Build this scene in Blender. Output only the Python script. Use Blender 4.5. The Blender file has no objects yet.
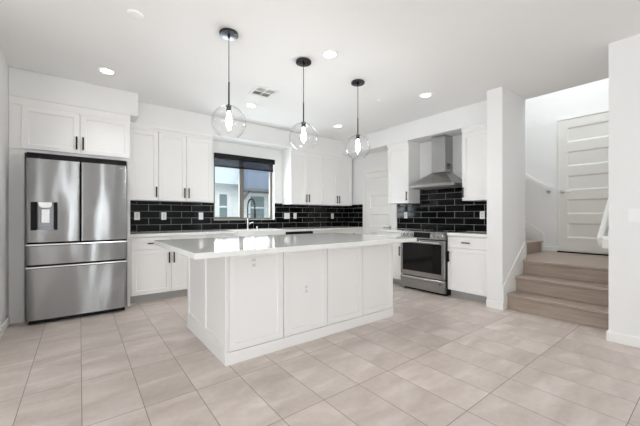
import bpy, bmesh, math, random
from mathutils import Vector, Matrix
random.seed(4)
S = bpy.context.scene
COL = S.collection
PI = math.pi

# ---------------------------------------------------------------- camera, world, lights, exposure
cam_d = bpy.data.cameras.new('camera')
cam = bpy.data.objects.new('camera', cam_d); COL.objects.link(cam)
cam_d.sensor_width = 36.0
cam_d.lens = 312.0 / 640.0 * 36.0
cam_d.shift_y = 3.0 / 640.0
cam_d.clip_start = 0.02; cam_d.clip_end = 200
cam.location = (0, 0, 1.15)
cam.rotation_euler = (PI / 2, 0, -math.atan2(0.610, 0.792))
S.camera = cam

S.view_settings.view_transform = 'Standard'
S.view_settings.look = 'None'
S.view_settings.gamma = 1.0
S.view_settings.use_curve_mapping = False
S.view_settings.exposure = 0.66
S.cycles.max_bounces = 14
S.cycles.diffuse_bounces = 8
S.cycles.glossy_bounces = 6
S.cycles.transparent_max_bounces = 16
S.cycles.sample_clamp_indirect = 6.0
S.cycles.caustics_reflective = False
S.cycles.caustics_refractive = False
S.cycles.use_denoising = True

W = bpy.data.worlds.new('world'); S.world = W; W.use_nodes = True
wn = W.node_tree.nodes; wl = W.node_tree.links
bg = wn['Background']; bg.inputs[1].default_value = 1.5
sky = wn.new('ShaderNodeTexSky'); sky.sky_type = 'HOSEK_WILKIE'
sky.turbidity = 4.0; sky.ground_albedo = 0.5
sky.sun_direction = (-0.3, -0.6, 0.75)
mixs = wn.new('ShaderNodeMix'); mixs.data_type = 'RGBA'; mixs.inputs[0].default_value = 0.75
mixs.inputs[7].default_value = (0.86, 0.93, 1.0, 1)
wl.new(sky.outputs[0], mixs.inputs[6]); wl.new(mixs.outputs[2], bg.inputs[0])

LIGHT_K = 1.0
def window_or_fill_light(name, loc, direction, sx, sy, power, color=(1.0, 0.99, 0.975)):
    """area lamp"""
    d = bpy.data.lights.new(name, 'AREA'); d.shape = 'RECTANGLE'
    d.size = sx; d.size_y = sy; d.energy = power * LIGHT_K; d.color = color
    o = bpy.data.objects.new(name, d); COL.objects.link(o)
    o.location = loc
    o.rotation_euler = Vector(direction).to_track_quat('-Z', 'Y').to_euler()
    return o
CEIL = 2.735
DAY = (0.93, 0.97, 1.0)
window_or_fill_light('daylight_patio', (-2.65, -4.12, 1.25), (0.12, 1, 0.75), 1.5, 2.2, 50, DAY)
window_or_fill_light('daylight_rear', (0.58, -4.12, 1.25), (0.05, 1, 0.75), 0.45, 2.3, 24, DAY)
window_or_fill_light('daylight_side', (-4.62, -0.6, 1.35), (1, 0.4, 0.8), 3.6, 2.0, 46, DAY)
window_or_fill_light('daylight_right', (4.03, -2.8, 1.45), (-1, 0.0, 0.0), 1.0, 1.1, 18, (0.60, 0.80, 1.0))
window_or_fill_light('daylight_kitchen', (2.39, 5.60, 1.55), (0, -1, 0.3), 1.1, 0.9, 26, (0.93, 0.97, 1.0))
window_or_fill_light('stairwell_fill', (5.5, 1.6, 4.9), (0.1, 0.05, -1), 1.0, 1.6, 31, DAY)  # added fill lamp below the closed stairwell ceiling, no opening built there
sun_d = bpy.data.lights.new('sun', 'SUN'); sun_d.energy = 0.9; sun_d.angle = math.radians(1.0); sun_d.color = (1.0, 0.97, 0.92)
sun = bpy.data.objects.new('sun', sun_d); COL.objects.link(sun)
sun.rotation_euler = Vector((0.25, 0.60, -0.85)).to_track_quat('-Z', 'Y').to_euler()

# ---------------------------------------------------------------- materials
def srgb(r, g, b):
    f = lambda c: (c / 12.92) if c <= 0.04045 else ((c + 0.055) / 1.055) ** 2.4
    return (f(r / 255), f(g / 255), f(b / 255), 1)

def mat(name, color, rough=0.5, metal=0.0, spec=0.5, bump=0.0, bscale=200, vary=0.0, vscale=3.0,
        emit=None, estr=0.0, stretch=None):
    m = bpy.data.materials.new(name); m.use_nodes = True
    nt = m.node_tree; b = nt.nodes['Principled BSDF']
    b.inputs['Base Color'].default_value = color
    b.inputs['Roughness'].default_value = rough
    b.inputs['Metallic'].default_value = metal
    b.inputs['Specular IOR Level'].default_value = spec
    tc = nt.nodes.new('ShaderNodeTexCoord')
    src = tc.outputs['Object']
    if stretch:
        mp = nt.nodes.new('ShaderNodeMapping'); mp.inputs['Scale'].default_value = stretch
        nt.links.new(src, mp.inputs[0]); src = mp.outputs[0]
    if vary:
        n = nt.nodes.new('ShaderNodeTexNoise'); n.inputs['Scale'].default_value = vscale
        n.inputs['Detail'].default_value = 3
        nt.links.new(src, n.inputs['Vector'])
        r = nt.nodes.new('ShaderNodeValToRGB')
        r.color_ramp.elements[0].position = 0.3; r.color_ramp.elements[1].position = 0.7
        r.color_ramp.elements[0].color = tuple(c * (1 - vary) for c in color[:3]) + (1,)
        r.color_ramp.elements[1].color = tuple(min(1, c * (1 + vary)) for c in color[:3]) + (1,)
        nt.links.new(n.outputs[0], r.inputs[0]); nt.links.new(r.outputs[0], b.inputs['Base Color'])
    if bump:
        n2 = nt.nodes.new('ShaderNodeTexNoise'); n2.inputs['Scale'].default_value = bscale
        nt.links.new(src, n2.inputs['Vector'])
        bp = nt.nodes.new('ShaderNodeBump'); bp.inputs['Strength'].default_value = bump
        bp.inputs['Distance'].default_value = 0.01
        nt.links.new(n2.outputs[0], bp.inputs['Height']); nt.links.new(bp.outputs[0], b.inputs['Normal'])
    if emit:
        b.inputs['Emission Color'].default_value = emit
        b.inputs['Emission Strength'].default_value = estr
    return m

def brick_nodes(nt, src, w, h, mortar, offset, smooth):
    br = nt.nodes.new('ShaderNodeTexBrick')
    br.offset = offset; br.offset_frequency = 2; br.squash = 1.0
    br.inputs['Scale'].default_value = 1.0
    br.inputs['Mortar Size'].default_value = mortar
    br.inputs['Mortar Smooth'].default_value = smooth
    br.inputs['Bias'].default_value = 0.0
    br.inputs['Brick Width'].default_value = w
    br.inputs['Row Height'].default_value = h
    nt.links.new(src, br.inputs['Vector'])
    return br

def tile_black(name, along, shift):
    """glossy black 4 x 12 inch tiles in running bond; `along` = axis index the courses run on"""
    m = bpy.data.materials.new(name); m.use_nodes = True
    nt = m.node_tree; b = nt.nodes['Principled BSDF']
    tc = nt.nodes.new('ShaderNodeTexCoord')
    sp = nt.nodes.new('ShaderNodeSeparateXYZ'); nt.links.new(tc.outputs['Object'], sp.inputs[0])
    ad = nt.nodes.new('ShaderNodeMath'); ad.operation = 'ADD'; ad.inputs[1].default_value = shift
    nt.links.new(sp.outputs[along], ad.inputs[0])
    az = nt.nodes.new('ShaderNodeMath'); az.operation = 'ADD'; az.inputs[1].default_value = -0.9165 + 1.016
    nt.links.new(sp.outputs[2], az.inputs[0])
    cb = nt.nodes.new('ShaderNodeCombineXYZ')
    nt.links.new(ad.outputs[0], cb.inputs[0]); nt.links.new(az.outputs[0], cb.inputs[1])
    br = brick_nodes(nt, cb.outputs[0], 0.3105, 0.1016, 0.0021, 0.5, 0.1)
    br.inputs['Color1'].default_value = (0.003, 0.003, 0.0035, 1)
    br.inputs['Color2'].default_value = (0.006, 0.006, 0.0065, 1)
    br.inputs['Mortar'].default_value = srgb(165, 165, 163)
    b.inputs['Specular IOR Level'].default_value = 0.16
    nt.links.new(br.outputs['Color'], b.inputs['Base Color'])
    mr = nt.nodes.new('ShaderNodeMapRange'); nt.links.new(br.outputs['Fac'], mr.inputs[0])
    mr.inputs[3].default_value = 0.06; mr.inputs[4].default_value = 0.8
    nt.links.new(mr.outputs[0], b.inputs['Roughness'])
    br2 = brick_nodes(nt, cb.outputs[0], 0.3105, 0.1016, 0.010, 0.5, 1.0)
    wv = nt.nodes.new('ShaderNodeTexNoise'); wv.inputs['Scale'].default_value = 9.0
    nt.links.new(tc.outputs['Object'], wv.inputs['Vector'])
    mu = nt.nodes.new('ShaderNodeMath'); mu.operation = 'MULTIPLY'; mu.inputs[1].default_value = 0.12
    nt.links.new(wv.outputs[0], mu.inputs[0])
    su = nt.nodes.new('ShaderNodeMath'); su.operation = 'SUBTRACT'
    nt.links.new(mu.outputs[0], su.inputs[0]); nt.links.new(br2.outputs['Fac'], su.inputs[1])
    bp = nt.nodes.new('ShaderNodeBump'); bp.inputs['Strength'].default_value = 0.5; bp.inputs['Distance'].default_value = 0.004
    nt.links.new(su.outputs[0], bp.inputs['Height']); nt.links.new(bp.outputs[0], b.inputs['Normal'])
    return m

def tile_floor():
    m = bpy.data.materials.new('floor_tile'); m.use_nodes = True
    nt = m.node_tree; b = nt.nodes['Principled BSDF']
    tc = nt.nodes.new('ShaderNodeTexCoord')
    mp = nt.nodes.new('ShaderNodeMapping'); mp.inputs['Location'].default_value = (-0.01 + 6.0, -0.33 + 6.0, 0)
    nt.links.new(tc.outputs['Object'], mp.inputs[0])
    br = brick_nodes(nt, mp.outputs[0], 0.3, 0.6, 0.0022, 0.0, 0.1)
    br.inputs['Color1'].default_value = (0, 0, 0, 1); br.inputs['Color2'].default_value = (1, 1, 1, 1)
    br.inputs['Mortar'].default_value = (0.5, 0.5, 0.5, 1)
    # cloudy body, streaks running askew; each tile gets its own offset of the cloud
    mad = nt.nodes.new('ShaderNodeVectorMath'); mad.operation = 'MULTIPLY_ADD'
    mad.inputs[1].default_value = (7.0, 3.0, 0.0)
    nt.links.new(br.outputs['Color'], mad.inputs[0]); nt.links.new(tc.outputs['Object'], mad.inputs[2])
    mp2 = nt.nodes.new('ShaderNodeMapping'); mp2.inputs['Rotation'].default_value = (0, 0, 0.5)
    mp2.inputs['Scale'].default_value = (1.0, 2.6, 1.0)
    nt.links.new(mad.outputs[0], mp2.inputs[0])
    n1 = nt.nodes.new('ShaderNodeTexNoise'); n1.inputs['Scale'].default_value = 2.2; n1.inputs['Detail'].default_value = 5
    n1.inputs['Distortion'].default_value = 0.6
    nt.links.new(mp2.outputs[0], n1.inputs['Vector'])
    r1 = nt.nodes.new('ShaderNodeValToRGB')
    e = r1.color_ramp.elements
    e[0].position = 0.25; e[0].color = srgb(188, 175, 166)
    e[1].position = 0.74; e[1].color = srgb(221, 211, 204)
    k = e.new(0.52); k.color = srgb(204, 192, 184)
    nt.links.new(n1.outputs[0], r1.inputs[0])
    n2 = nt.nodes.new('ShaderNodeTexNoise'); n2.inputs['Scale'].default_value = 26; n2.inputs['Detail'].default_value = 4
    nt.links.new(tc.outputs['Object'], n2.inputs['Vector'])
    mx = nt.nodes.new('ShaderNodeMix'); mx.data_type = 'RGBA'; mx.blend_type = 'OVERLAY'; mx.inputs[0].default_value = 0.12
    nt.links.new(r1.outputs[0], mx.inputs[6]); nt.links.new(n2.outputs[0], mx.inputs[7])
    hs = nt.nodes.new('ShaderNodeHueSaturation')
    mr = nt.nodes.new('ShaderNodeMapRange'); nt.links.new(br.outputs['Color'], mr.inputs[0])
    mr.inputs[3].default_value = 0.95; mr.inputs[4].default_value = 1.05
    nt.links.new(mr.outputs[0], hs.inputs['Value']); nt.links.new(mx.outputs[2], hs.inputs['Color'])
    mo = nt.nodes.new('ShaderNodeMix'); mo.data_type = 'RGBA'
    mo.inputs[7].default_value = srgb(128, 117, 110)
    nt.links.new(br.outputs['Fac'], mo.inputs[0]); nt.links.new(hs.outputs[0], mo.inputs[6])
    nt.links.new(mo.outputs[2], b.inputs['Base Color'])
    b.inputs['Roughness'].default_value = 0.36
    bp = nt.nodes.new('ShaderNodeBump'); bp.invert = True; bp.inputs['Strength'].default_value = 0.4; bp.inputs['Distance'].default_value = 0.002
    nt.links.new(br.outputs['Fac'], bp.inputs['Height']); nt.links.new(bp.outputs[0], b.inputs['Normal'])
    return m

def steel(name, color, rough, wavy, aniso=0.0):
    m = bpy.data.materials.new(name); m.use_nodes = True
    nt = m.node_tree; b = nt.nodes['Principled BSDF']
    b.inputs['Base Color'].default_value = color; b.inputs['Metallic'].default_value = 1.0
    b.inputs['Roughness'].default_value = rough
    if aniso:
        b.inputs['Anisotropic'].default_value = aniso; b.inputs['Anisotropic Rotation'].default_value = 0.25
        tg = nt.nodes.new('ShaderNodeTangent'); tg.direction_type = 'RADIAL'; tg.axis = 'Z'
        nt.links.new(tg.outputs[0], b.inputs['Tangent'])
    tc = nt.nodes.new('ShaderNodeTexCoord')
    mp = nt.nodes.new('ShaderNodeMapping'); mp.inputs['Scale'].default_value = (3.2, 3.2, 0.9)
    nt.links.new(tc.outputs['Object'], mp.inputs[0])
    n = nt.nodes.new('ShaderNodeTexNoise'); n.inputs['Scale'].default_value = 1.0; n.inputs['Detail'].default_value = 1
    nt.links.new(mp.outputs[0], n.inputs['Vector'])
    mp3 = nt.nodes.new('ShaderNodeMapping'); mp3.inputs['Scale'].default_value = (400.0, 400.0, 4.0)
    nt.links.new(tc.outputs['Object'], mp3.inputs[0])
    n3 = nt.nodes.new('ShaderNodeTexNoise'); n3.inputs['Scale'].default_value = 1.0
    nt.links.new(mp3.outputs[0], n3.inputs['Vector'])
    ma = nt.nodes.new('ShaderNodeMath'); ma.operation = 'MULTIPLY_ADD'; ma.inputs[1].default_value = 0.004
    nt.links.new(n3.outputs[0], ma.inputs[0]); nt.links.new(n.outputs[0], ma.inputs[2])
    bp = nt.nodes.new('ShaderNodeBump'); bp.inputs['Strength'].default_value = 1.0; bp.inputs['Distance'].default_value = wavy
    nt.links.new(ma.outputs[0], bp.inputs['Height']); nt.links.new(bp.outputs[0], b.inputs['Normal'])
    return m

def thin_glass(name, tint=(1, 1, 1, 1), refl=1.0, rough=0.0):
    m = bpy.data.materials.new(name); m.use_nodes = True
    nt = m.node_tree; nt.nodes.remove(nt.nodes['Principled BSDF'])
    out = nt.nodes['Material Output']
    tr = nt.nodes.new('ShaderNodeBsdfTransparent'); tr.inputs[0].default_value = tint
    gl = nt.nodes.new('ShaderNodeBsdfGlossy'); gl.inputs['Roughness'].default_value = rough
    fr = nt.nodes.new('ShaderNodeLayerWeight'); fr.inputs['Blend'].default_value = 0.5
    pw = nt.nodes.new('ShaderNodeMath'); pw.operation = 'POWER'; pw.inputs[1].default_value = 4.0
    mu = nt.nodes.new('ShaderNodeMath'); mu.operation = 'MULTIPLY_ADD'; mu.inputs[1].default_value = 0.75 * refl; mu.inputs[2].default_value = 0.05 * refl; mu.use_clamp = True
    nt.links.new(fr.outputs['Facing'], pw.inputs[0])
    mx = nt.nodes.new('ShaderNodeMixShader')
    nt.links.new(pw.outputs[0], mu.inputs[0]); nt.links.new(mu.outputs[0], mx.inputs[0])
    nt.links.new(tr.outputs[0], mx.inputs[1]); nt.links.new(gl.outputs[0], mx.inputs[2])
    nt.links.new(mx.outputs[0], out.inputs[0])
    return m

def wood_tread():
    m = bpy.data.materials.new('stair_wood'); m.use_nodes = True
    nt = m.node_tree; b = nt.nodes['Principled BSDF']
    tc = nt.nodes.new('ShaderNodeTexCoord')
    mp = nt.nodes.new('ShaderNodeMapping'); mp.inputs['Scale'].default_value = (26.0, 1.6, 26.0)
    nt.links.new(tc.outputs['Object'], mp.inputs[0])
    n = nt.nodes.new('ShaderNodeTexNoise'); n.inputs['Scale'].default_value = 2.0; n.inputs['Detail'].default_value = 6
    n.inputs['Distortion'].default_value = 0.4
    nt.links.new(mp.outputs[0], n.inputs['Vector'])
    r = nt.nodes.new('ShaderNodeValToRGB'); e = r.color_ramp.elements
    e[0].position = 0.2; e[0].color = srgb(150, 134, 122); e[1].position = 0.8; e[1].color = srgb(178, 162, 149)
    nt.links.new(n.outputs[0], r.inputs[0]); nt.links.new(r.outputs[0], b.inputs['Base Color'])
    b.inputs['Roughness'].default_value = 0.42
    return m

M = {}
M['wall'] = mat('wall_paint', srgb(234, 234, 233), 0.85, spec=0.2, bump=0.08, bscale=260)
M['ceil'] = mat('ceiling_paint', srgb(240, 240, 239), 0.9, spec=0.2, bump=0.06, bscale=180)
M['trim'] = mat('trim_paint', srgb(236, 235, 232), 0.45)
M['cab'] = mat('cabinet_paint', srgb(238, 237, 235), 0.38, vary=0.006, vscale=1.2)
M['door'] = mat('door_paint', srgb(228, 226, 221), 0.5, bump=0.04, bscale=90, stretch=(1, 1, 12))
M['quartz'] = mat('white_quartz', srgb(235, 235, 232), 0.07, spec=0.35, vary=0.012, vscale=14)
M['toe'] = mat('toe_kick_grey', srgb(170, 170, 168), 0.5)
M['black'] = mat('matte_black_metal', (0.010, 0.010, 0.011, 1), 0.45, spec=0.2)
M['canopy'] = mat('black_nickel', (0.09, 0.09, 0.095, 1), 0.16, metal=1.0)
M['void'] = mat('black_plastic_and_gap_shade', (0.006, 0.006, 0.006, 1), 0.5, spec=0.2)  # plastic parts; also blackens the shaded gap above the refrigerator
M['glassblk'] = mat('black_oven_glass', (0.005, 0.005, 0.005, 1), 0.05, spec=0.3)
M['steel'] = steel('fridge_steel', (0.29, 0.29, 0.287, 1), 0.24, 0.020, 0.9)
M['steel2'] = steel('brushed_steel', (0.39, 0.385, 0.38, 1), 0.26, 0.002)
M['steelhi'] = mat('polished_steel', (0.72, 0.72, 0.72, 1), 0.16, metal=1.0)
M['chrome'] = mat('satin_nickel', (0.62, 0.61, 0.59, 1), 0.2, metal=1.0)
M['dispgrey'] = mat('dispenser_grey', srgb(150, 152, 156), 0.35, metal=0.5)
M['porcelain'] = mat('white_fireclay', srgb(242, 242, 240), 0.1)
M['plate'] = mat('white_plastic', srgb(240, 240, 238), 0.35)
M['slot'] = mat('outlet_grey', srgb(212, 212, 210), 0.5)
M['detector'] = mat('detector_plastic', srgb(234, 234, 232), 0.9, spec=0.1)
M['ventdark'] = mat('vent_shade_filter_grey', srgb(128, 127, 125), 0.7)  # shade among the louvers put into colour; also the hood filter's grey
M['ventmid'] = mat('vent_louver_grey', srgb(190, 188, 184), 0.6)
M['floor'] = tile_floor()
M['tileB'] = tile_black('black_tile_back', 0, -0.664 + 0.15525 + 3.105)
M['tileR'] = tile_black('black_tile_side', 1, 3.105)
M['wood'] = wood_tread()
M['glass'] = thin_glass('window_glass', (0.93, 0.96, 0.97, 1), 1.0)
M['globe'] = thin_glass('clear_globe_glass', (1, 1, 1, 1), 0.7)
M['bulb'] = mat('frosted_bulb_lit', (1, 1, 1, 1), 0.4, emit=(1.0, 0.98, 0.96, 1), estr=85.0)
M['lens'] = mat('downlight_lens_lit', (1, 1, 1, 1), 0.4, emit=(1.0, 0.98, 0.95, 1), estr=7.0)
M['frame'] = mat('tan_vinyl_frame', srgb(124, 118, 111), 0.6)
M['stucco'] = mat('white_stucco', srgb(236, 238, 236), 0.9, bump=0.3, bscale=60)
M['bluestucco'] = mat('pale_blue_stucco', srgb(226, 233, 240), 0.9, bump=0.3, bscale=60)
M['shadedbay'] = mat('grey_blue_bay_shade', srgb(128, 140, 158), 0.8, bump=0.2, bscale=40)  # the bay lies in shade, and that shade is put into this grey-blue
M['extglass'] = mat('house_window_glass', srgb(120, 140, 142), 0.08)
M['ground'] = mat('outside_ground', srgb(170, 168, 160), 0.9, vary=0.1)
M['fascia'] = mat('dark_fascia', srgb(110, 112, 114), 0.7)

def shade_mat():
    m = bpy.data.materials.new('shade_mesh_fabric'); m.use_nodes = True
    nt = m.node_tree; b = nt.nodes['Principled BSDF']; out = nt.nodes['Material Output']
    b.inputs['Base Color'].default_value = (0.03, 0.034, 0.05, 1); b.inputs['Roughness'].default_value = 0.8
    tr = nt.nodes.new('ShaderNodeBsdfTransparent'); mx = nt.nodes.new('ShaderNodeMixShader'); mx.inputs[0].default_value = 0.70
    nt.links.new(tr.outputs[0], mx.inputs[1]); nt.links.new(b.outputs[0], mx.inputs[2]); nt.links.new(mx.outputs[0], out.inputs[0])
    return m
M['shade'] = shade_mat()

# ---------------------------------------------------------------- mesh helpers
def nb(): return bmesh.new()

def box(bm, x0, x1, y0, y1, z0, z1, bev=0.0, seg=2):
    if x1 < x0: x0, x1 = x1, x0
    if y1 < y0: y0, y1 = y1, y0
    if z1 < z0: z0, z1 = z1, z0
    r = bmesh.ops.create_cube(bm, size=1.0)
    for v in r['verts']:
        v.co = Vector((x0 if v.co.x < 0 else x1, y0 if v.co.y < 0 else y1, z0 if v.co.z < 0 else z1))
    if bev:
        es = {e for v in r['verts'] for e in v.link_edges}
        bmesh.ops.bevel(bm, geom=list(es), offset=bev, segments=seg, affect='EDGES', profile=0.5)
    return bm

def cyl(bm, a, b, r, seg=20, r2=None, caps=True):
    a = Vector(a); b = Vector(b); d = b - a
    q = d.to_track_quat('Z', 'Y').to_matrix().to_4x4()
    bmesh.ops.create_cone(bm, cap_ends=caps, segments=seg, radius1=r, radius2=r if r2 is None else r2,
                          depth=d.length, matrix=Matrix.Translation((a + b) / 2) @ q)
    return bm

def tube(bm, pts, r, seg=10, caps=True):
    pts = [Vector(p) for p in pts]; n = len(pts); rings = []
    t0 = (pts[1] - pts[0]).normalized()
    up = Vector((0, 0, 1)) if abs(t0.z) < 0.9 else Vector((1, 0, 0))
    nrm = (up - t0 * up.dot(t0)).normalized()
    for i, p in enumerate(pts):
        t = (pts[min(i + 1, n - 1)] - pts[max(i - 1, 0)]).normalized()
        nrm = (nrm - t * nrm.dot(t)).normalized(); bi = t.cross(nrm)
        rr = r[i] if isinstance(r, (list, tuple)) else r
        rings.append([bm.verts.new(p + (nrm * math.cos(2 * PI * k / seg) + bi * math.sin(2 * PI * k / seg)) * rr) for k in range(seg)])
    for i in range(n - 1):
        for k in range(seg):
            bm.faces.new((rings[i][k], rings[i][(k + 1) % seg], rings[i + 1][(k + 1) % seg], rings[i + 1][k]))
    if caps:
        bm.faces.new(rings[0][::-1]); bm.faces.new(rings[-1])
    return bm

def lathe(bm, prof, c=(0, 0, 0), seg=32, cap0=False, cap1=False):
    rings = []
    for (r, z) in prof:
        rings.append([bm.verts.new((c[0] + r * math.cos(2 * PI * k / seg), c[1] + r * math.sin(2 * PI * k / seg), c[2] + z)) for k in range(seg)])
    for i in range(len(rings) - 1):
        for k in range(seg):
            bm.faces.new((rings[i][k], rings[i][(k + 1) % seg], rings[i + 1][(k + 1) % seg], rings[i + 1][k]))
    if cap0: bm.faces.new(rings[0][::-1])
    if cap1: bm.faces.new(rings[-1])
    return bm

def prism(bm, poly, axis, a, b):
    """extrude a 2D polygon along axis 0/1/2 from a to b; poly in the other two axes (in order)"""
    def P(u, v, w):
        return (w, u, v) if axis == 0 else ((u, w, v) if axis == 1 else (u, v, w))
    A = [bm.verts.new(P(u, v, a)) for u, v in poly]; B = [bm.verts.new(P(u, v, b)) for u, v in poly]
    n = len(poly)
    bm.faces.new(A[::-1]); bm.faces.new(B)
    for i in range(n):
        bm.faces.new((A[i], A[(i + 1) % n], B[(i + 1) % n], B[i]))
    return bm

def paneled(bm, x0, x1, z0, z1, y0, t, panels, depth=0.006, cham=0.004):
    """front slab facing -y from y0 (back) to y0-t with recessed panels (px0,px1,pz0,pz1), stacked bottom to top"""
    yf = y0 - t; yr = yf + depth
    V = lambda x, y, z: bm.verts.new((x, y, z))
    e = 0.0015
    B = [V(x0, y0, z0), V(x1, y0, z0), V(x1, y0, z1), V(x0, y0, z1)]
    Fm = [V(x0, yf + e, z0), V(x1, yf + e, z0), V(x1, yf + e, z1), V(x0, yf + e, z1)]
    X0, X1, Z0, Z1 = x0 + e, x1 - e, z0 + e, z1 - e
    bm.faces.new(B[::-1])
    for i in range(4):
        bm.faces.new((B[i], B[(i + 1) % 4], Fm[(i + 1) % 4], Fm[i]))
    px0, px1 = panels[0][0], panels[0][1]
    zs = [Z0] + [z for p in panels for z in (p[2], p[3])] + [Z1]
    g = [[V(x, yf, z) for x in (X0, px0, px1, X1)] for z in zs]
    F = [g[0][0], g[0][3], g[-1][3], g[-1][0]]
    # chamfer ring
    bm.faces.new([Fm[0], Fm[1], g[0][3], g[0][2], g[0][1], g[0][0]])
    bm.faces.new([Fm[2], Fm[3]] + [g[-1][0], g[-1][1], g[-1][2], g[-1][3]])
    bm.faces.new([Fm[1], Fm[2]] + [g[i][3] for i in range(len(zs) - 1, -1, -1)])
    bm.faces.new([Fm[3], Fm[0]] + [g[i][0] for i in range(len(zs))])
    for i in range(len(zs) - 1):
        for j in range(3):
            q = (g[i][j], g[i][j + 1], g[i + 1][j + 1], g[i + 1][j])
            if j == 1 and i % 2 == 1:
                a = [V(q[0].co.x + cham, yr, q[0].co.z + cham), V(q[1].co.x - cham, yr, q[1].co.z + cham),
                     V(q[2].co.x - cham, yr, q[2].co.z - cham), V(q[3].co.x + cham, yr, q[3].co.z - cham)]
                for k in range(4):
                    bm.faces.new((q[k], q[(k + 1) % 4], a[(k + 1) % 4], a[k]))
                bm.faces.new(a)
            else:
                bm.faces.new(q)
    return bm

def shaker(bm, x0, x1, z0, z1, y0, t=0.02, rail=0.057):
    return paneled(bm, x0, x1, z0, z1, y0, t, [(x0 + rail, x1 - rail, z0 + rail, z1 - rail)], 0.0085, 0.003)

def obj(name, bm, material, parent=None, loc=(0, 0, 0), rotz=0.0, smooth=False):
    bmesh.ops.recalc_face_normals(bm, faces=bm.faces)
    me = bpy.data.meshes.new(name); bm.to_mesh(me); bm.free()
    if smooth:
        for p in me.polygons: p.use_smooth = True
        me.set_sharp_from_angle(angle=math.radians(40))
    me.materials.append(M[material] if isinstance(material, str) else material)
    o = bpy.data.objects.new(name, me); COL.objects.link(o)
    o.location = loc; o.rotation_euler = (0, 0, rotz)
    if parent: o.parent = parent
    return o

def thing(name, label, cat, loc=(0, 0, 0), rotz=0.0, group=None):
    o = bpy.data.objects.new(name, None); COL.objects.link(o)
    o.empty_display_size = 0.05
    o.location = loc; o.rotation_euler = (0, 0, rotz)
    o['label'] = label; o['category'] = cat
    if group: o['group'] = group
    return o

def tag(o, label, cat, group=None):
    o['label'] = label; o['category'] = cat
    if group: o['group'] = group
    return o

def struct(o, label=None, cat=None):
    o['kind'] = 'structure'
    if label: o['label'] = label
    if cat: o['category'] = cat
    return o

def copy_tree(o, parent=None):
    c = o.copy(); COL.objects.link(c)
    if parent: c.parent = parent
    for ch in list(o.children): copy_tree(ch, c)
    return c

# ---------------------------------------------------------------- key planes
YB = 5.29      # back wall
XR = 4.76      # range wall
XL = -0.60     # wall beside the refrigerator
XC = 4.095      # free end of the wall between kitchen and stairs
XN = 3.86      # near wall right of the stairs
XT = 0.055     # thickness seen at the end of the range wall
PY0, PY1 = 1.662, 1.846   # pillar faces
XS = 6.15      # far wall of the stairwell
CT = 0.914     # worktop height

# ---------------------------------------------------------------- structure
fl = nb(); box(fl, -4.6, 6.3, -4.2, 5.45, -0.12, 0.0)
struct(obj('floor', fl, 'floor'), 'pale beige rectangular floor tiles with thin darker joints', 'floor')
c_ = nb()
box(c_, -4.6, XR + XT, -4.2, 5.45, CEIL, CEIL + 0.25)
struct(obj('ceiling', c_, 'ceil'), 'flat white painted kitchen ceiling', 'ceiling')
c_ = nb(); box(c_, 4.8, 6.3, 0.4, 5.45, 5.0, 5.1)
struct(obj('ceiling_stairwell', c_, 'ceil'), 'high white ceiling over the stairwell', 'ceiling')

WX0, WX1, WZ0, WZ1 = 1.80, 2.965, 1.078, 2.228
w = nb()
box(w, -0.75, WX0, YB, YB + 0.15, 0, CEIL); box(w, WX1, 4.87, YB, YB + 0.15, 0, CEIL)
box(w, WX0, WX1, YB, YB + 0.15, 0, WZ0); box(w, WX0, WX1, YB, YB + 0.15, WZ1, CEIL)
struct(obj('wall_back', w, 'wall'), 'white back wall around the sink window', 'wall')
w = nb(); box(w, XL - 0.15, XL, 3.2, YB, 0, CEIL)
struct(obj('wall_left', w, 'wall'), 'white wall left of the refrigerator', 'wall')
w = nb(); box(w, XR, XR + XT, PY1 + 0.001, YB, 0, 5.0)
struct(obj('wall_right', w, 'wall'), 'white wall behind the range and pantry door', 'wall')
w = nb(); box(w, XC, XR + XT, PY0, PY1, 0, CEIL)
struct(obj('wall_pillar', w, 'wall'), 'white wall end standing between right base cabinet and stairs', 'wall')
w = nb(); box(w, XR, XR + XT, 0.66, PY1, CEIL + 0.251, 5.0)
struct(obj('wall_header', w, 'wall'))
# near wall, with a window further back toward the rear of the room
w = nb()
box(w, XN, XN + 0.15, -2.3, 0.655, 0, CEIL); box(w, XN, XN + 0.15, -4.2, -3.3, 0, CEIL)
box(w, XN, XN + 0.15, -3.3, -2.3, 0, 0.9); box(w, XN, XN + 0.15, -3.3, -2.3, 2.0, CEIL)
box(w, XN + 0.15, 6.3, 0.5, 0.655, 0, 5.0)
struct(obj('wall_near', w, 'wall'), 'white near wall at the right edge, right of the stairs', 'wall')
w = nb(); box(w, XS, XS + 0.15, 0.655, YB, 0, 5.0); box(w, XR + XT, XS, YB, YB + 0.15, 0, 5.0)
struct(obj('wall_stairwell', w, 'wall'), 'white stairwell wall behind the landing', 'wall')
# rear and side of the room behind the camera, with glazed openings
w = nb()
def wall_open_x(bm, y0, y1, x0, x1, opens):
    x = x0
    for (a, b, z0, z1) in opens:
        box(bm, x, a, y0, y1, 0, CEIL); x = b
        if z0 > 0: box(bm, a, b, y0, y1, 0, z0)
        box(bm, a, b, y0, y1, z1, CEIL)
    box(bm, x, x1, y0, y1, 0, CEIL)
wall_open_x(w, -4.2, -4.05, -4.6, XN, [(-3.4, -1.9, 0, 2.4), (0.35, 0.81, 0.0, 2.4)])
struct(obj('wall_rear', w, 'wall'))
w = nb()
box(w, -4.6, -4.45, -4.05, -2.4, 0, CEIL); box(w, -4.6, -4.45, 1.2, 3.2, 0, CEIL)
box(w, -4.6, -4.45, -2.4, 1.2, 0, 0.35); box(w, -4.6, -4.45, -2.4, 1.2, 2.35, CEIL)
box(w, -4.45, XL - 0.15, 3.2, 3.35, 0, CEIL)
struct(obj('wall_side', w, 'wall'))

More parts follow.
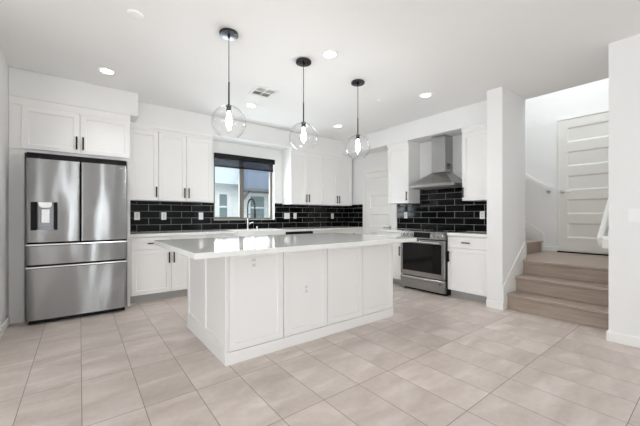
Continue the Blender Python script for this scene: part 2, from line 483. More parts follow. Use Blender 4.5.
# soffits
s = nb(); box(s, XL, 0.60, 4.625, YB, 2.43, CEIL - 0.001, 0.006)
struct(obj('soffit_left', s, 'wall'), 'white dropped soffit over the refrigerator cabinet', 'soffit')
s = nb(); box(s, 0.601, XR, 4.94, YB, 2.43, CEIL - 0.001, 0.006)
struct(obj('soffit_back', s, 'wall'), 'white dropped soffit along the back wall above window', 'soffit')
s = nb(); box(s, 4.40, XR, PY1 + 0.001, 4.939, 2.43, CEIL - 0.001, 0.006)
struct(obj('soffit_right', s, 'wall'), 'white dropped soffit along the range wall', 'soffit')

# baseboards
def baseboard(name, boxes, label):
    b = nb()
    for q in boxes: box(b, *q, 0.004)
    return struct(obj(name, b, 'trim'), label, 'baseboard')
baseboard('baseboard_left', [(XL, XL + 0.014, 3.2, 4.62, 0, 0.09)], 'white baseboard on the wall left of refrigerator')
baseboard('baseboard_near', [(XN - 0.014, XN, -4.0, 0.669, 0, 0.09), (XN - 0.0139, XN + 0.2, 0.6551, 0.669, 0, 0.0899)], 'white baseboard along the near right wall')
baseboard('baseboard_pillar', [(XC - 0.014, XC, PY0 - 0.014, PY1 + 0.004, 0, 0.09), (XC - 0.0139, XC + 0.11, PY0 - 0.014, PY0, 0, 0.0899)], 'white baseboard around the pillar end by the stairs')
baseboard('baseboard_landing', [(XS - 0.014, XS, 1.675, 1.845, 0.566, 0.65)], 'short white baseboard beside the landing door')

# stair skirt on the pillar's face
sk = nb()
prism(sk, [(XC + 0.001, 0.09), (XC + 0.001, 0.285), (4.72, 0.755), (4.80, 0.755), (4.80, 0.09)], 1, PY0 - 0.012, PY0)
box(sk, 4.735, XR + XT, PY0 - 0.016, PY0, 0.60, 0.785, 0.004)
struct(obj('trim_1', sk, 'trim'), 'white sloping stair skirt board on the pillar face', 'trim')
# ---------------------------------------------------------------- doors
PUSH = 'lever'
def lever(parent, x, z, y, dirx):
    h = nb()
    cyl(h, (x, y, z), (x, y - 0.012, z), 0.028, 20)
    cyl(h, (x, y - 0.012, z), (x, y - 0.05, z), 0.011, 14)
    tube(h, [(x - dirx * 0.01, y - 0.05, z), (x + dirx * 0.05, y - 0.052, z + 0.003), (x + dirx * 0.125, y - 0.048, z)], [0.012, 0.010, 0.008], 10)
    return obj('door_handle', h, 'chrome', parent, smooth=True)

# pantry door on the range wall: local x runs toward the camera (world -y)
d1 = bpy.data.objects.new('door_1', None); COL.objects.link(d1)
d1.location = (XR, 4.67, 0); d1.rotation_euler = (0, 0, -PI / 2)
struct(d1, 'white five-panel pantry door in the corner left of range', 'door')
b = nb(); lx0, lx1 = 0.088, 0.802
ph = 0.225; pz = [0.20 + k * 0.372 for k in range(5)]
paneled(b, lx0, lx1, 0.008, 2.030, -0.001, 0.018, [(lx0 + 0.11, lx1 - 0.11, z, z + ph + 0.02) for z in pz], 0.011, 0.018)
obj('door_leaf', b, 'trim', d1)
b = nb()
box(b, 0.0, 0.083, -0.026, -0.0005, 0, 2.037, 0.003); box(b, 0.807, 0.890, -0.026, -0.0005, 0, 2.037, 0.003)
box(b, 0.0, 0.890, -0.026, -0.0005, 2.0375, 2.12, 0.003)
obj('door_casing', b, 'trim', d1)
lever(d1, 0.735, 0.93, -0.020, -1)

# landing door
d2 = bpy.data.objects.new('door_2', None); COL.objects.link(d2)
d2.location = (XS, 1.665, 0.57); d2.rotation_euler = (0, 0, -PI / 2)
struct(d2, 'white five-panel door at the back of the stair landing', 'door')
b = nb()
paneled(b, 0.012, 0.86, 0.02, 2.10, -0.001, 0.020,
        [(0.135, 0.737, z, z + 0.232) for z in (0.235, 0.612, 0.987, 1.366, 1.745)], 0.010, 0.022)
obj('door_leaf', b, 'door', d2)
b = nb(); box(b, 0.0, 0.010, -0.024, -0.0005, 0.0, 2.112); box(b, 0.862, 0.94, -0.024, -0.0005, 0, 2.112); box(b, 0.0, 0.94, -0.024, -0.0005, 2.113, 2.15)
obj('door_frame', b, 'trim', d2)
b = nb(); box(b, 0.012, 0.86, -0.05, -0.001, 0.0, 0.016)
obj('threshold', b, 'void', d2)
lever(d2, 0.07, 0.965, -0.022, 1)

# ---------------------------------------------------------------- window over the sink
wi = bpy.data.objects.new('window_1', None); COL.objects.link(wi)
wi.location = (0, 0, 0)
struct(wi, 'tan framed sliding window over the sink', 'window')
YF0, YF1 = 5.375, 5.425
b = nb()
box(b, WX0 + 0.001, WX0 + 0.035, YF0, YF1, WZ0 + 0.001, WZ1 - 0.001); box(b, WX1 - 0.045, WX1 - 0.001, YF0, YF1, WZ0 + 0.001, WZ1 - 0.001)
box(b, WX0 + 0.035, WX1 - 0.045, YF0, YF1, WZ0 + 0.001, WZ0 + 0.04); box(b, WX0 + 0.035, WX1 - 0.045, YF0, YF1, WZ1 - 0.04, WZ1 - 0.001)
obj('window_frame', b, 'frame', wi)
b = nb()
xm = 2.335
box(b, xm - 0.042, xm + 0.042, YF0 - 0.012, YF1 - 0.012, WZ0 + 0.04, WZ1 - 0.04, 0.003)
box(b, WX0 + 0.0355, WX0 + 0.05, YF0 + 0.005, YF1 - 0.012, WZ0 + 0.04, WZ1 - 0.04)
box(b, WX0 + 0.05, xm - 0.032, YF0 + 0.005, YF1 - 0.012, WZ0 + 0.0405, WZ0 + 0.058)
obj('sash', b, 'frame', wi)
b = nb(); box(b, WX0 + 0.03, xm, 5.398, 5.402, WZ0 + 0.03, WZ1 - 0.03)
obj('pane', b, 'glass', wi)
b = nb(); box(b, xm, WX1 - 0.03, 5.408, 5.412, WZ0 + 0.03, WZ1 - 0.03)
obj('pane', b, 'glass', wi)
b = nb(); box(b, WX0 + 0.001, WX1 - 0.001, YB - 0.004, YF0 - 0.001, WZ0 + 0.0005, WZ0 + 0.006)
obj('window_sill', b, 'trim', wi)

sh = thing('roller_shade', 'black roller shade mostly rolled up at top of sink window', 'window shade', (0, 0, 0))
b = nb(); box(b, WX0 + 0.003, WX1 + 0.0, YB - 0.03, YB + 0.055, 2.135, 2.225, 0.004); obj('cassette', b, 'black', sh)
b = nb(); box(b, WX0 + 0.02, WX1 - 0.02, YB + 0.012, YB + 0.0135, 2.02, 2.136); obj('shade_fabric', b, 'shade', sh)
b = nb(); box(b, WX0 + 0.02, WX1 - 0.02, YB + 0.004, YB + 0.022, 1.992, 2.022, 0.004); obj('bottom_rail', b, 'black', sh)
b = nb(); tube(b, [(WX1 - 0.012, YB - 0.02, 2.14), (WX1 - 0.012, YB - 0.015, 1.98), (WX1 - 0.007, YB - 0.018, 1.97), (WX1 - 0.003, YB - 0.02, 1.98), (WX1 - 0.003, YB - 0.02, 2.14)], 0.003, 6)
obj('pull_chain', b, 'plate', sh)

w2 = nb()
for (a, e, c, d) in ((-3.3, -3.25, 0.9, 2.0), (-2.35, -2.3, 0.9, 2.0), (-2.83, -2.77, 0.95, 1.95), (-3.25, -2.35, 0.9, 0.95), (-3.25, -2.35, 1.95, 2.0)):
    box(w2, XN + 0.04, XN + 0.09, a, e, c, d)
for (a, e) in ((-3.25, -2.83), (-2.77, -2.35)): box(w2, XN + 0.045, XN + 0.085, a, e, 1.43, 1.47)
struct(obj('window_2', w2, 'frame'))

# ---------------------------------------------------------------- backsplash tiles
TS = 0.010
b = nb()
box(b, 0.515, WX0 - 0.002, YB - TS, YB - 0.0005, CT + 0.001, 1.372)
box(b, WX0 - 0.002, WX1 + 0.002, YB - TS, YB - 0.0005, CT + 0.001, WZ0)
box(b, WX1 + 0.002, XR - 0.0005, YB - TS, YB - 0.0005, CT + 0.001, 1.395)
tag(obj('backsplash', b, 'tileB'), 'glossy black subway tile backsplash on the back wall around window', 'backsplash')
b = nb(); box(b, XR - TS, XR - 0.0005, 4.672, YB - TS - 0.0005, CT + 0.001, 1.395)
tag(obj('backsplash', b, 'tileR'), 'short black tile backsplash return beside the pantry door', 'backsplash')
b = nb()
box(b, XR - TS, XR - 0.0005, 1.8475, 2.352, CT + 0.001, 1.372); box(b, XR - TS, XR - 0.0005, 2.352, 3.284, CT + 0.001, 1.628)
box(b, XR - TS, XR - 0.0005, 3.284, 3.778, CT + 0.001, 1.372)
tag(obj('backsplash', b, 'tileR'), 'glossy black subway tile backsplash behind the range and hood', 'backsplash')

# ---------------------------------------------------------------- cabinets
def bar_handle(parent, x, z, yf, vertical, L=0.15):
    h = nb(); r = 0.0082
    if vertical:
        box(h, x - r, x + r, yf - 0.034, yf - 0.023, z - L / 2, z + L / 2, 0.002)
        for s in (-1, 1): box(h, x - 0.0045, x + 0.0045, yf - 0.0235, yf, z + s * (L / 2 - 0.018) - 0.0045, z + s * (L / 2 - 0.018) + 0.0045)
    else:
        box(h, x - L / 2, x + L / 2, yf - 0.034, yf - 0.023, z - r, z + r, 0.002)
        for s in (-1, 1): box(h, x + s * (L / 2 - 0.018) - 0.0045, x + s * (L / 2 - 0.018) + 0.0045, yf - 0.0235, yf, z - 0.0045, z + 0.0045)
    return obj('handle', h, 'black', parent)

def cabinet(name, label, cat, origin, rotz, width, depth, z0, z1, fronts, toe=False, crown=None, group=None, hl=0.15):
    """local: x along the width, front of the box at y=0 facing -y; fronts = (kind, x0, x1, z0, z1, handle side)"""
    t = thing(name, label, cat, origin, rotz, group)
    b = nb(); box(b, 0.0006, width - 0.0006, 0, depth, z0, z1, 0.001, 1); obj('carcass', b, 'cab', t)
    g = 0.0022
    for (kind, a, e, c, d, hs) in fronts:
        f = nb()
        if kind == 'door':
            shaker(f, a + g, e - g, c + g, d - g, -0.0005)
            o = obj('door', f, 'cab', t)
        else:
            paneled(f, a + g, e - g, c + g, d - g, -0.0005, 0.02, [(a + 0.04, e - 0.04, c + 0.04, d - 0.04)], 0.0005, 0.001)
            o = obj('drawer', f, 'cab', t)
        if hs == 'h': bar_handle(o, (a + e) / 2, (c + d) / 2, -0.0205, False, 0.11)
        elif hs:
            x = a + 0.030 if hs[0] == 'l' else e - 0.030
            z = c + 0.045 + hl / 2 if hs[1] == 'b' else d - 0.050 - hl / 2
            bar_handle(o, x, z, -0.0205, True, hl)
    if toe:
        b = nb(); box(b, 0.0006, width - 0.0006, 0.072, depth, 0.0, z0 - 0.0005); obj('toe_kick', b, 'toe', t)
    if crown:
        b = nb()
        prism(b, [(-0.022, z1 + 0.0005), (-0.024, z1 + 0.02), (-0.045, z1 + 0.055), (-0.045, crown), (depth - 0.02, crown), (depth - 0.02, z1 + 0.0005)], 0, 0.0006, width - 0.0006)
        obj('crown_molding', b, 'cab', t)
    return t

UB, UT = 1.372, 2.352   # wall cabinets bottom/top
CR = 2.4295
yU = 4.98               # carcass front of back wall cabinets
def upper(label, x0, x1, doors, grp):
    fr = [('door', a - x0, e - x0, UB, UT, hs) for a, e, hs in doors]
    return cabinet('wall_cabinet', label, 'cabinet', (x0, yU, 0), 0, x1 - x0, YB - yU - TS - 0.001 if False else YB - yU - 0.0015, UB + 0.001, UT, fr, False, CR, grp)
G1 = 'white wall cabinets above the backsplash'
upper('white single-door wall cabinet between refrigerator and double-door wall cabinet', 0.514, 0.896, [(0.535, 0.896, 'rb')], G1)
upper('white double-door wall cabinet just left of the sink window', 0.897, 1.668, [(0.897, 1.277, 'rb'), (1.277, 1.668, 'lb')], G1)
upper('white double-door wall cabinet just right of the sink window', 3.135, 3.886, [(3.135, 3.51, 'rb'), (3.51, 3.886, 'lb')], G1)
upper('white double-door wall cabinet in the back corner next to pantry door', 3.887, 4.700, [(3.887, 4.29, 'rb'), (4.29, 4.700, 'lb')], G1)
def upper_r(label, ya, yb, hs):
    wd = ya - yb
    return cabinet('wall_cabinet', label, 'cabinet', (4.455, ya, 0), -PI / 2, wd, XR - 4.455 - 0.0015, UB + 0.001, UT, [('door', 0, wd, UB, UT, hs)], False, CR, G1)
upper_r('white single-door wall cabinet left of the range hood', 3.740, 3.286, 'rb')
upper_r('white single-door wall cabinet right of the range hood', 2.352, 1.849, 'lb')

# base cabinets
yBc = 4.70
def base(label, x0, x1, fr, d=0.585):
    return cabinet('base_cabinet', label, 'cabinet', (x0, yBc, 0), 0, x1 - x0, YB - yBc - 0.0015, 0.105, CT - 0.041, fr, True, None, 'white base cabinets under the worktops')
ZD, ZT = 0.705, 0.866
base('white two-door base cabinet with drawers beside the refrigerator', 0.514, 1.49,
     [('drawer', 0.012, 0.492, ZD, ZT, 'h'), ('drawer', 0.492, 0.975, ZD, ZT, 'h'),
      ('door', 0.012, 0.492, 0.108, ZD, 'rt'), ('door', 0.492, 0.975, 0.108, ZD, 'lt')])
base('white narrow base cabinet left of the farmhouse sink, mostly behind the island', 1.491, 1.944,
     [('drawer', 0, 0.452, ZD, ZT, 'h'), ('door', 0, 0.452, 0.108, ZD, 'rt')])
t = cabinet('base_cabinet', 'white sink base cabinet under the apron sink, behind the island', 'cabinet', (1.945, yBc, 0), 0, 0.879, YB - yBc - 0.0015,
            0.105, 0.60, [('door', 0, 0.44, 0.108, 0.60, 'rt'), ('door', 0.44, 0.879, 0.108, 0.60, 'lt')], True, None, 'white base cabinets under the worktops')
base('white base cabinet with drawers right of the dishwasher in the corner', 3.441, 4.135,
     [('drawer', 0, 0.694, ZD, ZT, 'h'), ('door', 0, 0.347, 0.108, ZD, 'rt'), ('door', 0.347, 0.694, 0.108, ZD, 'lt')])
base('white base cabinet filling the back corner by the pantry door', 4.136, 4.742, [('drawer', 0, 0.606, ZD, ZT, 'h'), ('door', 0, 0.606, 0.108, ZD, 'lt')])
xBc = 4.17
def base_r(label, ya, yb, hs):
    wd = ya - yb
    return cabinet('base_cabinet', label, 'cabinet', (xBc, ya, 0), -PI / 2, wd, XR - xBc - 0.0015, 0.105, CT - 0.041,
                   [('drawer', 0, wd - 0.012, ZD, ZT, 'h'), ('door', 0, wd - 0.012, 0.108, ZD, hs)], True, None, 'white base cabinets under the worktops')
base_r('white base cabinet left of the range, partly behind the island', 3.745, 3.196, 'rt')
base_r('white base cabinet right of the range, next to the pillar', 2.412, 1.850, 'lt')

# worktops
WT = 0.04
b = nb()
box(b, 0.513, 1.946, 4.655, YB - TS - 0.001, CT - WT, CT, 0.003); box(b, 2.823, XR - TS - 0.001, 4.655, YB - TS - 0.001, CT - WT, CT, 0.003)
box(b, 1.94, 2.83, 5.135, YB - TS - 0.001, CT - WT, CT)
tag(obj('countertop', b, 'quartz'), 'long white quartz countertop along the back wall below window', 'countertop')
b = nb(); box(b, 4.128, XR - TS - 0.001, 1.850, 2.412, CT - WT, CT, 0.003)
tag(obj('countertop', b, 'quartz'), 'short white quartz countertop right of the range', 'countertop')
b = nb(); box(b, 4.128, XR - TS - 0.001, 3.196, 3.758, CT - WT, CT, 0.003)
tag(obj('countertop', b, 'quartz'), 'short white quartz countertop between range and pantry door', 'countertop')

# farmhouse sink
t = thing('farmhouse_sink', 'white apron-front farmhouse sink set below the window', 'sink', (2.385, 4.66, 0.63))
b = nb()
o_ = [(-0.434, -0.03), (0.434, -0.03), (0.434, 0.465), (-0.434, 0.465)]
box(b, -0.434, 0.434, -0.03, 0.0, 0.0, CT - 0.63 + 0.004, 0.006); box(b, -0.434, 0.434, 0.44, 0.465, 0.0, CT - 0.63 - 0.045, 0.003)
box(b, -0.434, -0.41, 0.0, 0.44, 0.0, CT - 0.63 - 0.045); box(b, 0.41, 0.434, 0.0, 0.44, 0.0, CT - 0.63 - 0.045)
box(b, -0.41, 0.41, 0.0, 0.44, 0.0, 0.025)
obj('basin', b, 'porcelain', t)
b = nb(); cyl(b, (0, 0.25, 0.025), (0, 0.25, 0.030), 0.045, 24); obj('drain', b, 'steelhi', t)

# faucet
t = thing('kitchen_faucet', 'tall spring-neck faucet with black coil behind the sink', 'faucet', (2.375, 5.20, CT))
b = nb(); cyl(b, (0, 0, 0), (0, 0, 0.012), 0.030); cyl(b, (0, 0, 0.012), (0, 0, 0.20), 0.0195); obj('body', b, 'chrome', t, smooth=True)
b = nb(); cyl(b, (0.018, 0, 0.10), (0.05, 0, 0.10), 0.013); tube(b, [(0.045, 0, 0.10), (0.075, -0.01, 0.115), (0.105, -0.015, 0.125)], [0.009, 0.008, 0.006], 8)
obj('lever_handle', b, 'chrome', t, smooth=True)
arc = [(0, 0, 0.20), (0, 0, 0.28), (0, 0, 0.34), (0, 0, 0.39)] + [(0, -0.145 + 0.145 * math.cos(a), 0.39 + 0.145 * math.sin(a)) for a in [PI * k / 12 for k in range(1, 13)]] + [(0, -0.29, 0.34)]
b = nb(); tube(b, arc, 0.0085, 10); obj('neck', b, 'black', t, smooth=True)
# coil: a helix round the neck
def along(pts, n):
    P = [Vector(p) for p in pts]; L = [0]
    for i in range(1, len(P)): L.append(L[-1] + (P[i] - P[i - 1]).length)
    out = []
    for k in range(n):
        s_ = L[-1] * k / (n - 1); i = max(j for j in range(len(L)) if L[j] <= s_ + 1e-9); i = min(i, len(P) - 2)
        u = (s_ - L[i]) / (L[i + 1] - L[i]); out.append((P[i].lerp(P[i + 1], u), (P[i + 1] - P[i]).normalized()))
    return out
hel = []
for k, (p, tg) in enumerate(along(arc, 420)):
    a = 2 * PI * k / 10.0; nx = Vector((1, 0, 0)); ny = tg.cross(nx).normalized()
    hel.append(p + (nx * math.cos(a) + ny * math.sin(a)) * 0.0125)
b = nb(); tube(b, hel, 0.0026, 5); obj('spring_coil', b, 'black', t, smooth=True)
b = nb(); cyl(b, (0, -0.29, 0.20), (0, -0.29, 0.35), 0.017, 18, 0.014); obj('spray_head', b, 'black', t, smooth=True)
b = nb(); tube(b, [(0, 0, 0.26), (0, -0.14, 0.265), (0, -0.268, 0.262)], 0.006, 8); lathe(b, [(0.018, 0.25), (0.022, 0.25), (0.022, 0.27), (0.018, 0.27), (0.018, 0.25)], (0, -0.29, 0), 18)
obj('support_arm', b, 'black', t, smooth=True)
b = nb(); cyl(b, (0, 0, 0), (0, 0, 0.045), 0.020, 20, 0.019); cyl(b, (0, 0, 0.045), (0, 0, 0.052), 0.019, 20, 0.012)
tag(obj('air_gap_cap', b, 'chrome', None, (2.56, 5.21, CT), smooth=True), 'small chrome air gap cap on worktop right of faucet', 'faucet fitting')

# dishwasher
t = thing('dishwasher', 'dishwasher with dark control strip right of the sink, behind island', 'dishwasher', (2.826, yBc, 0))
b = nb(); box(b, 0.001, 0.612, 0.0, 0.56, 0.105, 0.868); obj('tub', b, 'void', t)
b = nb(); box(b, 0.004, 0.609, -0.022, -0.0005, 0.11, 0.800, 0.003); obj('door', b, 'steel2', t)
b = nb(); box(b, 0.004, 0.609, -0.030, -0.0005, 0.802, 0.867, 0.003); obj('control_strip', b, 'void', t)
b = nb(); box(b, 0.001, 0.612, 0.06, 0.08, 0.0, 0.104); obj('toe_kick', b, 'void', t)

# ---------------------------------------------------------------- refrigerator and its surround
t = thing('refrigerator_surround', 'white tall side panels framing the refrigerator alcove', 'cabinet panel', (0, 4.64, 0))
b = nb(); box(b, -0.598, -0.474, 0, 0.648, 0, 1.872); obj('side_panel', b, 'cab', t)
b = nb(); box(b, 0.481, 0.512, 0, 0.648, 0, 1.872); obj('side_panel', b, 'cab', t)
b = nb(); box(b, -0.473, 0.480, 0.0, 0.648, 1.838, 1.872); obj('top_rail', b, 'cab', t)
b = nb(); box(b, -0.473, 0.480, 0.64, 0.648, 0.0, 1.837); obj('back_panel', b, 'cab', t)
t = cabinet('wall_cabinet', 'white double-door wall cabinet above the refrigerator', 'cabinet', (-0.598, 4.64, 0), 0, 1.110, 0.648, 1.873, 2.352,
            [('door', 0.098, 0.60, 1.878, 2.350, 'rb'), ('door', 0.60, 1.104, 1.878, 2.350, 'lb')], False, None, G1)
b = nb(); prism(b, [(-0.006, 2.3525), (-0.010, 2.40), (-0.010, 2.4295), (0.6, 2.4295), (0.6, 2.3525)], 0, 0.0006, 1.1094); obj('top_rail', b, 'cab', t)

fr = thing('refrigerator', 'stainless steel four-door refrigerator with water dispenser', 'refrigerator', (0.006, 4.42, 0))
FW = 0.452
b = nb(); box(b, -FW + 0.004, FW - 0.004, 0.085, 0.79, 0.055, 1.75); obj('body', b, 'void', fr)
b = nb(); box(b, -FW + 0.004, FW - 0.004, 0.07, 0.60, 1.751, 1.826); box(b, -FW + 0.01, -FW + 0.11, 0.02, 0.14, 1.764, 1.785); box(b, FW - 0.11, FW - 0.01, 0.02, 0.14, 1.764, 1.785)  # added black block fills the shaded gap above the doors; small boxes are hinges
obj('hinge_cover_and_gap_shade', b, 'void', fr)
b = nb(); box(b, -FW + 0.02, FW - 0.02, 0.05, 0.12, 0.004, 0.054); obj('foot_grille', b, 'void', fr)
def curved_door(x0, x1, z0, z1, bulge, cut=None, thick=0.08, lip=False):
    """bowed door front; outline in plan extruded in z; cut = (xa,xb,za,zb) opening for the dispenser"""
    bm = nb(); N = 24
    def yf(x):
        u = (x - x0) / (x1 - x0) * 2 - 1
        edge = min(1.0, (1 - abs(u)) / 0.05)
        return 0.012 - bulge * (1 - u * u) - 0.012 * math.sqrt(max(0, 1 - (1 - edge) ** 2))
    def strip(xa, xb, za, zb, n):
        xs = [xa + (xb - xa) * (0.5 - 0.5 * math.cos(PI * k / n)) for k in range(n + 1)]
        poly = [(x, yf(x)) for x in xs] + [(xb, thick), (xa, thick)]
        prism(bm, poly, 2, za, zb)
    if cut:
        xa, xb, za, zb = cut
        strip(x0, x1, z0, za, N); strip(x0, x1, zb, z1, N)
        strip(x0, xa, za, zb, 10); strip(xb, x1, za, zb, 14)
    else:
        strip(x0, x1, z0, z1, N)
    bmesh.ops.remove_doubles(bm, verts=bm.verts, dist=1e-5)
    return bm
dz0, dz1 = 0.872, 1.755
cut = (-0.412, -0.196, 1.000, 1.298)
o = obj('door', curved_door(-FW, -0.0035, dz0, dz1, 0.006, cut), 'steel', fr, smooth=True); o['label'] = 'left door with water dispenser'
b = nb()
box(b, cut[0], cut[1], 0.062, 0.072, cut[2], cut[3]); box(b, cut[0], cut[0] + 0.048, 0.004, 0.062, cut[2], cut[3]); box(b, cut[1] - 0.032, cut[1], 0.004, 0.062, cut[2], cut[3])
obj('dispenser_recess', b, 'void', o)
b = nb(); box(b, cut[0] + 0.0485, cut[1] - 0.0325, 0.050, 0.0615, cut[2] + 0.001, cut[3] - 0.001, 0.003)
box(b, cut[0] + 0.0485, cut[1] - 0.0325, -0.002, 0.0495, cut[2] + 0.001, cut[2] + 0.018, 0.003)
obj('dispenser_panel', b, 'dispgrey', o)
b = nb(); prism(b, [(-0.365 + 0.01, cut[3] - 0.002), (-0.232 - 0.01, cut[3] - 0.002), (-0.246, cut[3] - 0.045), (-0.265, cut[3] - 0.058), (-0.325, cut[3] - 0.058), (-0.345, cut[3] - 0.045)], 1, 0.004, 0.0495)
obj('dispenser_spout', b, 'steelhi', o)
b = nb(); box(b, -0.333, -0.262, 0.034, 0.0495, 1.075, 1.225, 0.004); obj('dispenser_paddle', b, 'steelhi', o)
o = obj('door', curved_door(0.0035, FW, dz0, dz1, 0.006), 'steel', fr, smooth=True); o['label'] = 'plain right door'
b = nb(); box(b, 0.325, 0.40, -0.0035, 0.004, 1.716, 1.722); obj('maker_badge', b, 'steelhi', o)
def fridge_drawer(z0, z1):
    o = obj('drawer', curved_door(-FW, FW, z0, z1 - 0.034, 0.010), 'steel', fr, smooth=True)
    h = nb()
    # bright pocket-handle ledge along the top edge
    prism(h, [(-0.002, z1 - 0.0335), (-0.018, z1 - 0.026), (-0.018, z1 - 0.012), (0.0, z1 - 0.0035), (0.06, z1 - 0.0035), (0.06, z1 - 0.0335)], 0, -FW + 0.002, FW - 0.002)
    obj('handle_ledge', h, 'steelhi', o)
    return o
fridge_drawer(0.634, 0.864)
fridge_drawer(0.052, 0.626)

# ---------------------------------------------------------------- island
IX0, IX1, IY0, IY1 = 0.90, 2.86, 2.352, 3.40
t = thing('kitchen_island', 'white paneled kitchen island cabinet in the room centre', 'kitchen island', (0, 0, 0))
b = nb(); box(b, IX0, IX1, IY0, IY1, 0.0, CT - WT - 0.001); obj('carcass', b, 'cab', t)
xs = [0.915, 1.399, 1.887, 2.367, 2.858]
for i in range(4):
    f = nb(); shaker(f, xs[i] + 0.0035, xs[i + 1] - 0.0035, 0.100, CT - WT - 0.003, IY0 - 0.0005, 0.02, 0.052); obj('front_panel', f, 'cab', t)
for (a, e) in ((0.0, 0.52), (0.52, 1.066)):
    f = nb(); shaker(f, a + 0.001, e - 0.001, 0.098, CT - WT - 0.003, -0.0005, 0.016, 0.062)
    obj('end_panel', f, 'cab', t, (IX0, IY1, 0), -PI / 2)
b = nb(); box(b, IX0 - 0.019, IX1 + 0.003, IY0 - 0.024, IY1, 0.0, 0.095, 0.003); obj('base_trim', b, 'cab', t)
for x0 in (0.93, 1.57, 2.22):
    f = nb(); shaker(f, 0.002, 0.62, 0.10, 0.865, -0.0005); obj('door', f, 'cab', t, (x0 + 0.62, IY1, 0), PI)
b = nb(); box(b, 0.572, 2.905, 2.046, 3.405, CT - WT, CT, 0.003)
tag(obj('island_countertop', b, 'quartz'), 'large white quartz island countertop with seating overhang', 'countertop')

# ---------------------------------------------------------------- range and hood  (local x -> world -y, front -y -> world -x)
RG = thing('range', 'stainless steel slide-in range with black oven window', 'oven', (4.12, 3.187, 0), -PI / 2)
RW = 0.765
b = nb(); box(b, 0.003, RW - 0.003, 0.03, 0.60, 0.035, 0.905); obj('body', b, 'void', RG)
b = nb(); box(b, 0.0, RW, 0.01, 0.615, 0.906, 0.918, 0.003); obj('cooktop', b, 'glassblk', RG)
for (x, y, r) in ((0.2, 0.17, 0.10), (0.56, 0.17, 0.115), (0.2, 0.45, 0.075), (0.56, 0.45, 0.085)):
    b = nb(); lathe(b, [(r - 0.004, 0.918), (r - 0.004, 0.9188), (r, 0.9188), (r, 0.918)], (x, y, 0), 36); obj('burner_ring', b, 'slot', RG)
b = nb(); prism(b, [(0.02, 0.80), (-0.028, 0.805), (-0.012, 0.915), (0.06, 0.925), (0.06, 0.80)], 0, 0.0, RW); cp = obj('control_panel', b, 'steel2', RG)
def on_panel(z): return -0.028 + (z - 0.805) / 0.11 * 0.016
b = nb(); prism(b, [(on_panel(0.822) - 0.003, 0.822), (on_panel(0.902) - 0.003, 0.902), (on_panel(0.902) + 0.004, 0.902), (on_panel(0.822) + 0.004, 0.822)], 0, 0.245, 0.525); obj('display', b, 'glassblk', cp)
for x in (0.055, 0.125, 0.190, 0.575, 0.645, 0.712):
    b = nb(); z = 0.862; y = on_panel(z)
    cyl(b, (x, y, z), (x, y - 0.008, z - 0.001), 0.029, 24); cyl(b, (x, y - 0.008, z - 0.001), (x, y - 0.034, z - 0.005), 0.023, 24, 0.020)
    box(b, x - 0.003, x + 0.003, y - 0.036, y - 0.03, z - 0.022, z + 0.014)
    obj('knob', b, 'steelhi', cp, smooth=True)
b = nb()
dwx0, dwx1, dwz0, dwz1 = 0.042, RW - 0.05, 0.305, 0.735
box(b, 0.004, dwx0, -0.03, 0.029, 0.235, 0.792, 0.003); box(b, dwx1, RW - 0.004, -0.03, 0.029, 0.235, 0.792, 0.003)
box(b, dwx0, dwx1, -0.03, 0.029, 0.235, dwz0); box(b, dwx0, dwx1, -0.03, 0.029, dwz1, 0.792)
od = obj('oven_door', b, 'steel2', RG)
b = nb(); box(b, dwx0, dwx1, -0.0275, 0.02, dwz0 + 0.0005, dwz1 - 0.0005); obj('oven_window', b, 'glassblk', od)
b = nb(); tube(b, [(0.05, -0.075, 0.758), (RW - 0.05, -0.075, 0.758)], 0.0125, 14)
for x in (0.075, RW - 0.075): tube(b, [(x, -0.030, 0.758), (x, -0.075, 0.758)], 0.010, 10)
obj('door_handle', b, 'steelhi', od, smooth=True)
b = nb(); cyl(b, (RW / 2, -0.030, 0.276), (RW / 2, -0.032, 0.276), 0.011, 20); obj('maker_badge', b, 'dispgrey', od)
b = nb(); prism(b, [(0.029, 0.040), (-0.028, 0.040), (-0.028, 0.165), (-0.040, 0.185), (-0.036, 0.205), (-0.020, 0.222), (0.029, 0.222)], 0, 0.004, RW - 0.004)
dr = obj('storage_drawer', b, 'steel2', RG)
b = nb(); box(b, RW - 0.085, RW - 0.062, -0.030, -0.0279, 0.155, 0.170); obj('drawer_badge', b, 'void', dr)
b = nb(); box(b, 0.02, RW - 0.02, 0.04, 0.58, 0.0, 0.034); obj('toe_kick', b, 'void', RG)

HD = thing('range_hood', 'stainless steel pyramid range hood with square chimney above the range', 'range hood', (4.27, 3.155, 1.60), -PI / 2)
HW, HDp = 0.745, 0.477
b = nb()
box(b, 0, HW, 0, HDp, 0.0, 0.045, 0.003)
c0, c1, cy0 = 0.248, 0.488, 0.25
bot = [(0.004, 0.004), (HW - 0.004, 0.004), (HW - 0.004, HDp), (0.004, HDp)]
top = [(c0, cy0), (c1, cy0), (c1, HDp), (c0, HDp)]
A = [b.verts.new((x, y, 0.0455)) for x, y in bot]; Bv = [b.verts.new((x, y, 0.245)) for x, y in top]
b.faces.new(A[::-1]); b.faces.new(Bv)
for i in range(4): b.faces.new((A[i], A[(i + 1) % 4], Bv[(i + 1) % 4], Bv[i]))
obj('canopy', b, 'steel2', HD)
b = nb(); box(b, c0 + 0.002, c1 - 0.002, cy0 + 0.002, HDp, 0.2455, 0.8285, 0.002); ch = obj('chimney', b, 'steel2', HD)
b = nb()
for k in range(4): box(b, c1 - 0.0019, c1 + 0.0005, cy0 + 0.06, cy0 + 0.15, 0.30 + k * 0.022, 0.311 + k * 0.022)
obj('side_vent', b, 'void', ch)
b = nb(); box(b, 0.04, HW - 0.04, 0.04, HDp - 0.04, -0.008, -0.0005); obj('filter', b, 'ventdark', HD)

